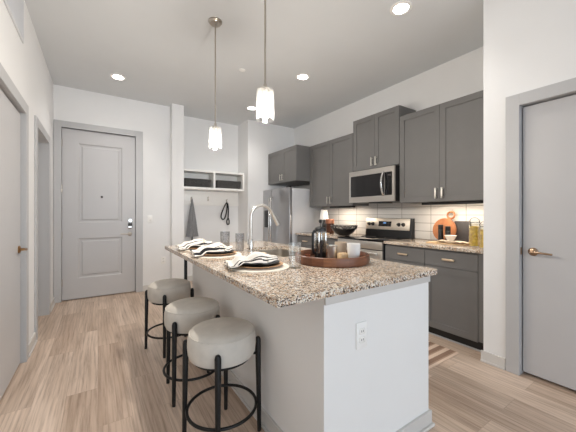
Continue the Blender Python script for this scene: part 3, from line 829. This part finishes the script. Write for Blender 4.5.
TX, TY = 1.303, 1.445
o = thing('round_tray', 'round wooden stave tray holding the french press and mugs', 'tray', (TX, TY, ZT))
MB().lathe([(.224, .002), (.238, 0), (.243, .004), (.245, .030), (.243, .052), (.240, .055), (.231, .055), (.229, .052), (.228, .012), (.224, .012)], n=80, close=True).build('rim', 'stave', o)
MB().lathe([(0, .002), (.226, .002), (.226, .012), (0, .012)], n=80).build('bottom', 'traydark', o)
ZR = ZT+.0122
# french press
def ray_pt(u, v, z):
    a = (u-288)/288.; b = (214-v)/288.; s_, c_ = math.sin(math.atan2(190, 288)), math.cos(math.atan2(190, 288))
    d = (s_+a*c_, c_-a*s_, b); t_ = (z-1.23)/d[2]; return d[0]*t_, d[1]*t_
PX, PY = 1.305, 1.565
t = thing('french_press', 'glass french press with black handle and lid on the tray', 'coffee press', (PX, PY, ZR), math.radians(172)); t.scale = (.86, .86, 1.05)
MB().lathe([(0, .004), (.042, .004), (.044, .008), (.044, .175), (.047, .18), (.045, .18), (.0418, .174), (.0418, .012), (0, .010)], n=40).build('beaker', 'glass', t)
MB().lathe([(0, 0), (.047, 0), (.048, .004), (.048, .035), (.0455, .036), (.0455, .004), (0, .004)], n=40).build('base', 'blackp', t)
MB().lathe([(0, .012), (.0405, .012), (.0405, .115), (0, .115)], n=32).build('coffee', 'blackp', t)
m = MB()
for k in range(4):
    a = PI/4+k*PI/2; m.box(.045*math.cos(a)-.004, .045*math.cos(a)+.004, .045*math.sin(a)-.004, .045*math.sin(a)+.004, .03, .172, .001)
m.torus((0, 0, .168), .047, .0035, 40, 8)
m.build('frame', 'chrome', t)
MB().lathe([(0, .176), (.049, .176), (.050, .184), (.046, .196), (.02, .204), (0, .205)], n=40).build('lid', 'blackp', t)
MB().rod((0, 0, .2), (0, 0, .235), .003, n=8).lathe([(0, .228), (.010, .230), (.014, .240), (.010, .251), (0, .253)], n=20).build('plunger_knob', 'blackp', t)
MB().tube([(.046, 0, .170), (.060, 0, .176), (.070, 0, .162), (.072, 0, .12), (.071, 0, .06), (.064, 0, .032), (.046, 0, .03)], [.008, .010, .011, .011, .011, .010, .008], 12).build('handle', 'blackp', t)
# metal cup
t = thing('metal_canister', 'ribbed silver cup on the tray beside the french press', 'cup', (1.305, 1.44, ZR))
MB().lathe([(0, 0), (.032, 0), (.033, .004), (.031, .02), (.034, .026), (.031, .05), (.034, .056), (.031, .08), (.035, .095), (.033, .096), (.029, .082), (.029, .006), (0, .006)], n=36).build('cup_body', 'pullsilver', t)
# mugs
def mug(name, label, x, y, mat, rz, h=.112, r=.042):
    t = thing(name, label, 'mug', (x, y, ZR), rz, 'mugs on the tray')
    MB().lathe([(0, 0), (r*.72, 0), (r*.82, .006), (r, h*.55), (r*1.03, h), (r*1.0-.003, h), (r*.96-.003, h*.55), (r*.78, .012), (0, .009)], n=40).build('mug_body', mat, t)
    MB().tube([(r*.97, 0, h*.80), (r*1.3, 0, h*.83), (r*1.62, 0, h*.68), (r*1.62, 0, h*.42), (r*1.3, 0, h*.25), (r*.86, 0, h*.24)], .006, 10).build('handle', mat, t)
    return t
mug('coffee_mug', 'white mug on the tray, nearest the right rim', 1.395, 1.335, 'ceram', math.radians(20))
mug('coffee_mug', 'beige mug on the tray, behind the white mug', 1.40, 1.462, 'beigecer', math.radians(-30), .110, .040)
o = MB().lathe([(0, 0), (.016, 0), (.019, .004), (.020, .034), (.0185, .034), (.0175, .006), (0, .005)], n=24).build('shot_cup', 'copper', None, (1.165, 1.53, ZR))
tag(o, 'tiny copper cup on the tray at its left rim', 'cup')
o = MB().box(-.03, .03, -.022, .022, 0, .05, .006).build('wooden_block', 'paleboard', None, (1.335, 1.375, ZR))
tag(o, 'small pale wooden block on the tray between silver cup and mugs', 'block')

# ------------------------------------------------------------------ left counter
ZC = .9143
t = thing('table_lamp', 'small table lamp with white shade on the counter by the refrigerator', 'lamp', (3.17, 3.70, ZC))
MB().lathe([(0, 0), (.055, 0), (.055, .01), (.03, .02), (.018, .05), (.032, .10), (.036, .14), (.016, .19), (.009, .21), (.009, .30), (0, .30)], n=36).build('lamp_base', 'blackp', t)
MB().lathe([(.078, .225), (.056, .385), (.054, .385), (.076, .225)], n=40, close=True).build('lamp_shade', 'shade', t)
MB().rod((0, 0, .30), (0, 0, .40), .004).lathe([(0, .385), (.056, .385), (.056, .388), (0, .388)], n=40).build('finial', 'blackp', t)
t = thing('canister', 'copper topped brown canister left of the black bowl', 'canister', (3.10, 3.48, ZC))
MB().lathe([(0, 0), (.064, 0), (.066, .005), (.066, .165), (0, .165)], n=40).build('jar', 'brown', t)
MB().lathe([(0, .165), (.068, .165), (.069, .17), (.069, .228), (.064, .234), (0, .236)], n=40).build('lid', 'copper', t)
o = MB().box(-.07, .07, -.07, .07, 0, .022, .003).build('wooden_stand', 'paleboard', None, (2.93, 3.44, ZC), rot=(0, 0, .3))
tag(o, 'small pale wooden stand on the counter left of the black bowl', 'stand')
t = thing('serving_bowl', 'large black bowl with pierced rim left of the range', 'bowl', (3.06, 3.125, ZC))
def cut(r, z, a): return r
m = MB().lathe([(0, 0), (.075, 0), (.08, .005), (.128, .034), (.162, .068), (.182, .098), (.178, .100), (.158, .071), (.122, .039), (.076, .012), (0, .010)], n=72)
m.build('bowl_body', 'blackcer', t)
m = MB(); n = 22
for k in range(n):
    a = 2*PI*k/n
    m.torus((.187*math.cos(a), .187*math.sin(a), .122), .024, .0065, 18, 6, Matrix.Rotation(a, 3, 'Z') @ Matrix.Rotation(PI/2+.2, 3, 'Y'))
m.build('pierced_rim', 'blackcer', t)

# ------------------------------------------------------------------ right counter
def disc_board():
    t = thing('round_cutting_board', 'round honey wood cutting board with ring handle, leaning on the tile', 'cutting board', (3.33, 1.79, ZC))
    Mx = Matrix.Rotation(PI/2, 3, 'Y')
    lean = Matrix.Rotation(.16, 3, 'Y')
    spin = Matrix.Translation((0, 0, .135)) @ Matrix.Rotation(math.radians(20), 4, 'X') @ Matrix.Translation((0, 0, -.135))
    # disc in the y-z plane, thickness along x
    m = MB().lathe([(0, -.009), (.132, -.009), (.135, -.006), (.135, .006), (.132, .009), (0, .009)], (0, 0, .135), 64, Mx).rot(lean)
    m.build('board', 'board', t)
    m = MB().torus((0, -.0, .318), .040, .0115, 40, 10, Mx @ Matrix.Scale(.8, 3, Vector((0, 0, 1)))); m.rot(spin).rot(lean)
    m.build('ring_handle', 'board', t)
    MB().box(-.008, .008, -.02, .02, .262, .285, .003).rot(spin).rot(lean).build('neck', 'board', t)
    return t
disc_board()
o = MB().box(-.006, .006, -.085, .085, 0, .238, .004).rot(Matrix.Rotation(.12, 3, 'Y')).build('slate_board', 'slate', None, (3.365, 1.61, ZC))
tag(o, 'dark rectangular slate board leaning behind the round cutting board', 'board')
for (y, hh, lab) in ((1.770, .195, 'taller black salt mill in front of the round cutting board'), (1.690, .18, 'shorter black pepper mill in front of the round board, behind the white bowl')):
    t = thing('spice_mill', lab, 'mill', (3.24, y, ZC))
    MB().lathe([(0, 0), (.026, 0), (.027, .004), (.027, hh*.68), (.025, hh*.70), (0, hh*.70)], n=30).build('mill_body', 'blackp', t)
    MB().lathe([(0, hh*.705), (.027, hh*.705), (.027, hh*.98), (.024, hh), (0, hh)], n=30).build('mill_cap', 'black', t)
o = MB().box(-.10, .10, -.19, .19, 0, .014, .003).build('serving_board', 'paleboard', None, (3.10, 1.61, ZC), rot=(0, 0, .1))
tag(o, 'flat pale wooden board under the linen towel and small bowl', 'board')
def tow(u, v):
    X = (u-.5)*.17; Y = (v-.5)*.30
    return (X+.012*math.sin(v*7), Y+.01*math.sin(u*6+1), .004+.010*(.5+.5*math.sin(v*12+u*4))+.008*(.5+.5*math.sin(u*9+v*3)))
o = MB().sheet(tow, 24, 36).build('linen_towel', 'linen', None, (3.08, 1.56, ZC+.014), solid=.003, rot=(0, 0, -.15))
tag(o, 'folded beige linen towel beneath the small white bowl', 'towel')
o = MB().lathe([(0, 0), (.03, 0), (.033, .004), (.052, .04), (.062, .052), (.059, .053), (.047, .038), (.028, .01), (0, .008)], n=40).build('small_bowl', 'ceram', None, (3.10, 1.59, ZC+.038))
tag(o, 'small white bowl on the linen towel in front of the boards', 'bowl')
def jar(label, x, y, r, h):
    t = thing('pasta_jar', label, 'jar', (x, y, ZC), 0, 'pasta jars on the counter')
    MB().lathe([(0, 0), (r*.96, 0), (r, .006), (r, h*.84), (r*.86, h*.92), (r*.86, h), (r*.86-.003, h), (r*.86-.003, h*.92), (r-.003, h*.83), (r-.003, .008), (0, .006)], n=40).build('jar_body', 'glass', t)
    MB().lathe([(0, .008), (r-.005, .008), (r-.0045, h*.4), (r-.005, h*.80), (0, h*.82)], n=40, fold=lambda rr, z, a: rr*(1+.02*math.sin(a*11+z*90))).build('pasta', 'pasta', t)
    MB().lathe([(0, h), (r*.90, h), (r*.92, h+.006), (r*.9, h+.012), (0, h+.014)], n=36).build('lid', 'glass', t)
    MB().tube([(0, r*.92*math.cos(a), h-.012+r*.95*math.sin(a)) for a in [PI*k/14 for k in range(15)]], .0025, 8).torus((0, 0, h-.014), r*.88, .0022, 36, 6).build('wire_clamp', 'black', t)
    return t
jar('tall glass jar of pasta with wire clamp beside the slate board', 3.05, 1.335, .050, .245)
jar('shorter glass jar of pasta half hidden by the white wall corner', 2.97, 1.215, .047, .215)

# ------------------------------------------------------------------ rug
def rugf(u, v): return ((u-.5)*.62, (v-.5)*1.5, .0035+.0012*math.sin(u*40)*math.sin(v*60))
o = MB().box(-.32, .32, -.6, .6, .0, .008, .003).build('kitchen_rug', 'rug', None, (2.335, 1.885, .0005), rot=(0, 0, 0))
tag(o, 'striped brown and cream rug in the aisle before the base cabinets', 'rug')

# ------------------------------------------------------------------ mudroom niche
t = thing('wall_cubby_shelf', 'white two-bay cubby shelf in the niche holding black baskets', 'shelf', ((XC1+XN)/2, YN, 1.67))
hw = (XN-XC1)/2-.002; dp_ = .30
MB().box(-hw, hw, -dp_, -.001, 0, .038, .001).build('bottom_board', 'white', t)
MB().box(-hw, hw, -dp_, -.001, .312, .348, .001).build('top_board', 'white', t)
for x0 in (-hw, -.018, hw-.03):
    MB().box(x0, x0+(.036 if x0 == -.018 else .03), -dp_, -.001, .0385, .3115, .001).build('divider', 'white', t)
MB().box(-hw+.03, hw-.03, -.012, -.002, .0385, .3115).build('back_board', 'white', t)
def basket(label, x):
    t = thing('wicker_basket', label, 'basket', (x, YN-.165, 1.7085), 0, 'black baskets in the cubby shelf')
    m = MB(); L = []
    for (e, z) in ((0, 0), (.018, .135), (.008, .135), (-.01, .01)):
        L.append([m.bm.verts.new((px, py, z)) for px, py in rrect(-.225-e, .225+e, -.115-e*.6, .115+e*.6, .03)])
    for A, B in zip(L[:-1], L[1:]):
        for k in range(len(A)): m.bm.faces.new((A[k], A[(k+1) % len(A)], B[(k+1) % len(A)], B[k]))
    m.bm.faces.new(L[0][::-1]); m.bm.faces.new(L[-1]); m.build('basket_body', 'basket', t)
    MB().tube([(px, py, .138) for px, py in rrect(-.238, .238, -.122, .122, .03)], .009, 8, True).build('rim', 'basket', t)
    return t
bkt = basket('black wicker basket in the left bay of the cubby shelf', XC1+.30)
dup(bkt, (XN-.30, YN-.165, 1.7085), 0, 'black wicker basket in the right bay of the cubby shelf')
o = MB().box(-hw, hw, -.018, 0, 0, .275, .002).build('hook_rail', 'white', None, ((XC1+XN)/2, YN-.0005, 1.39))
tag(o, 'wide white hook rail board under the cubby shelf', 'rail')
YH = YN-.0185
def hook(label, x, z):
    t = thing('coat_hook', label, 'hook', (x, YH, z), 0, 'hooks on the rail')
    MB().box(-.012, .012, -.004, 0, -.04, .04, .001).build('back_plate', 'nickel', t)
    MB().tube([(0, -.004, .02), (0, -.03, .025), (0, -.045, .045)], .005, 8).tube([(0, -.004, -.02), (0, -.03, -.03), (0, -.042, -.015), (0, -.044, .0)], .005, 8).build('prongs', 'nickel', t)
    return t
hook('silver coat hook holding the grey umbrella', 1.43, 1.50)
hook('empty silver coat hook in the middle of the rail', 1.745, 1.515)
hook('silver coat hook holding the looped leash', 2.115, 1.475)
t = thing('umbrella', 'closed grey umbrella hanging from the hook rail', 'umbrella', (1.43, YH-.075, .545))
MB().lathe([(0, .31), (.01, .31), (.112, .275), (.100, .34), (.075, .54), (.044, .76), (.016, .93), (.010, .96), (0, .965)], n=64, fold=lambda r, z, a: r*.92*(1+.2*math.sin(a*8)*min(1, r/.05)) * (1.0)).rot(Matrix.Scale(.5, 3, Vector((0, 1, 0)))).build('canopy', 'umb', t)
MB().rod((0, 0, .0), (0, 0, .29), .014, .012, n=12).build('handle', 'blackp', t)
MB().tube([(0, 0, .96), (0, .01, .985), (0, .03, .99)], .004, 8).build('loop', 'blackp', t)
t = thing('leash', 'looped black leash hanging from the right hook', 'leash', (2.115, YH-.037, 1.455))
pts = []
for k in range(33):
    a = 2*PI*k/32; pts.append((-.055+.075*math.sin(a)*(.6+.4*math.sin(a/2)**2)-(.0), .004*math.sin(3*a), -.17-.17*math.cos(a)*1.0 + .17*0))
loop = [(0, 0, 0), (-.03, 0, -.03), (-.075, 0, -.12), (-.115, 0, -.22), (-.12, 0, -.29), (-.09, -.005, -.33), (-.05, -.008, -.30), (-.02, -.01, -.20), (-.005, -.008, -.10), (.0, -.004, -.02)]
def smooth_path(P, n=6):
    P = [Vector(p) for p in P]; out = []
    for i in range(len(P)-1):
        p0, p1, p2, p3 = P[max(i-1, 0)], P[i], P[i+1], P[min(i+2, len(P)-1)]
        for k in range(n):
            s = k/n
            out.append(.5*((2*p1)+(-p0+p2)*s+(2*p0-5*p1+4*p2-p3)*s*s+(-p0+3*p1-3*p2+p3)*s**3))
    out.append(P[-1]); return out
MB().tube(smooth_path(loop), .012, 8).build('strap', 'cord', t)
MB().tube(smooth_path([(.003, -.012, -.01), (.02, -.014, -.10), (.018, -.014, -.24), (.012, -.014, -.31), (-.012, -.014, -.36), (-.004, -.014, -.42), (.03, -.014, -.42), (.036, -.014, -.36), (.018, -.014, -.31)]), .013, 8).build('strap', 'cord', t)
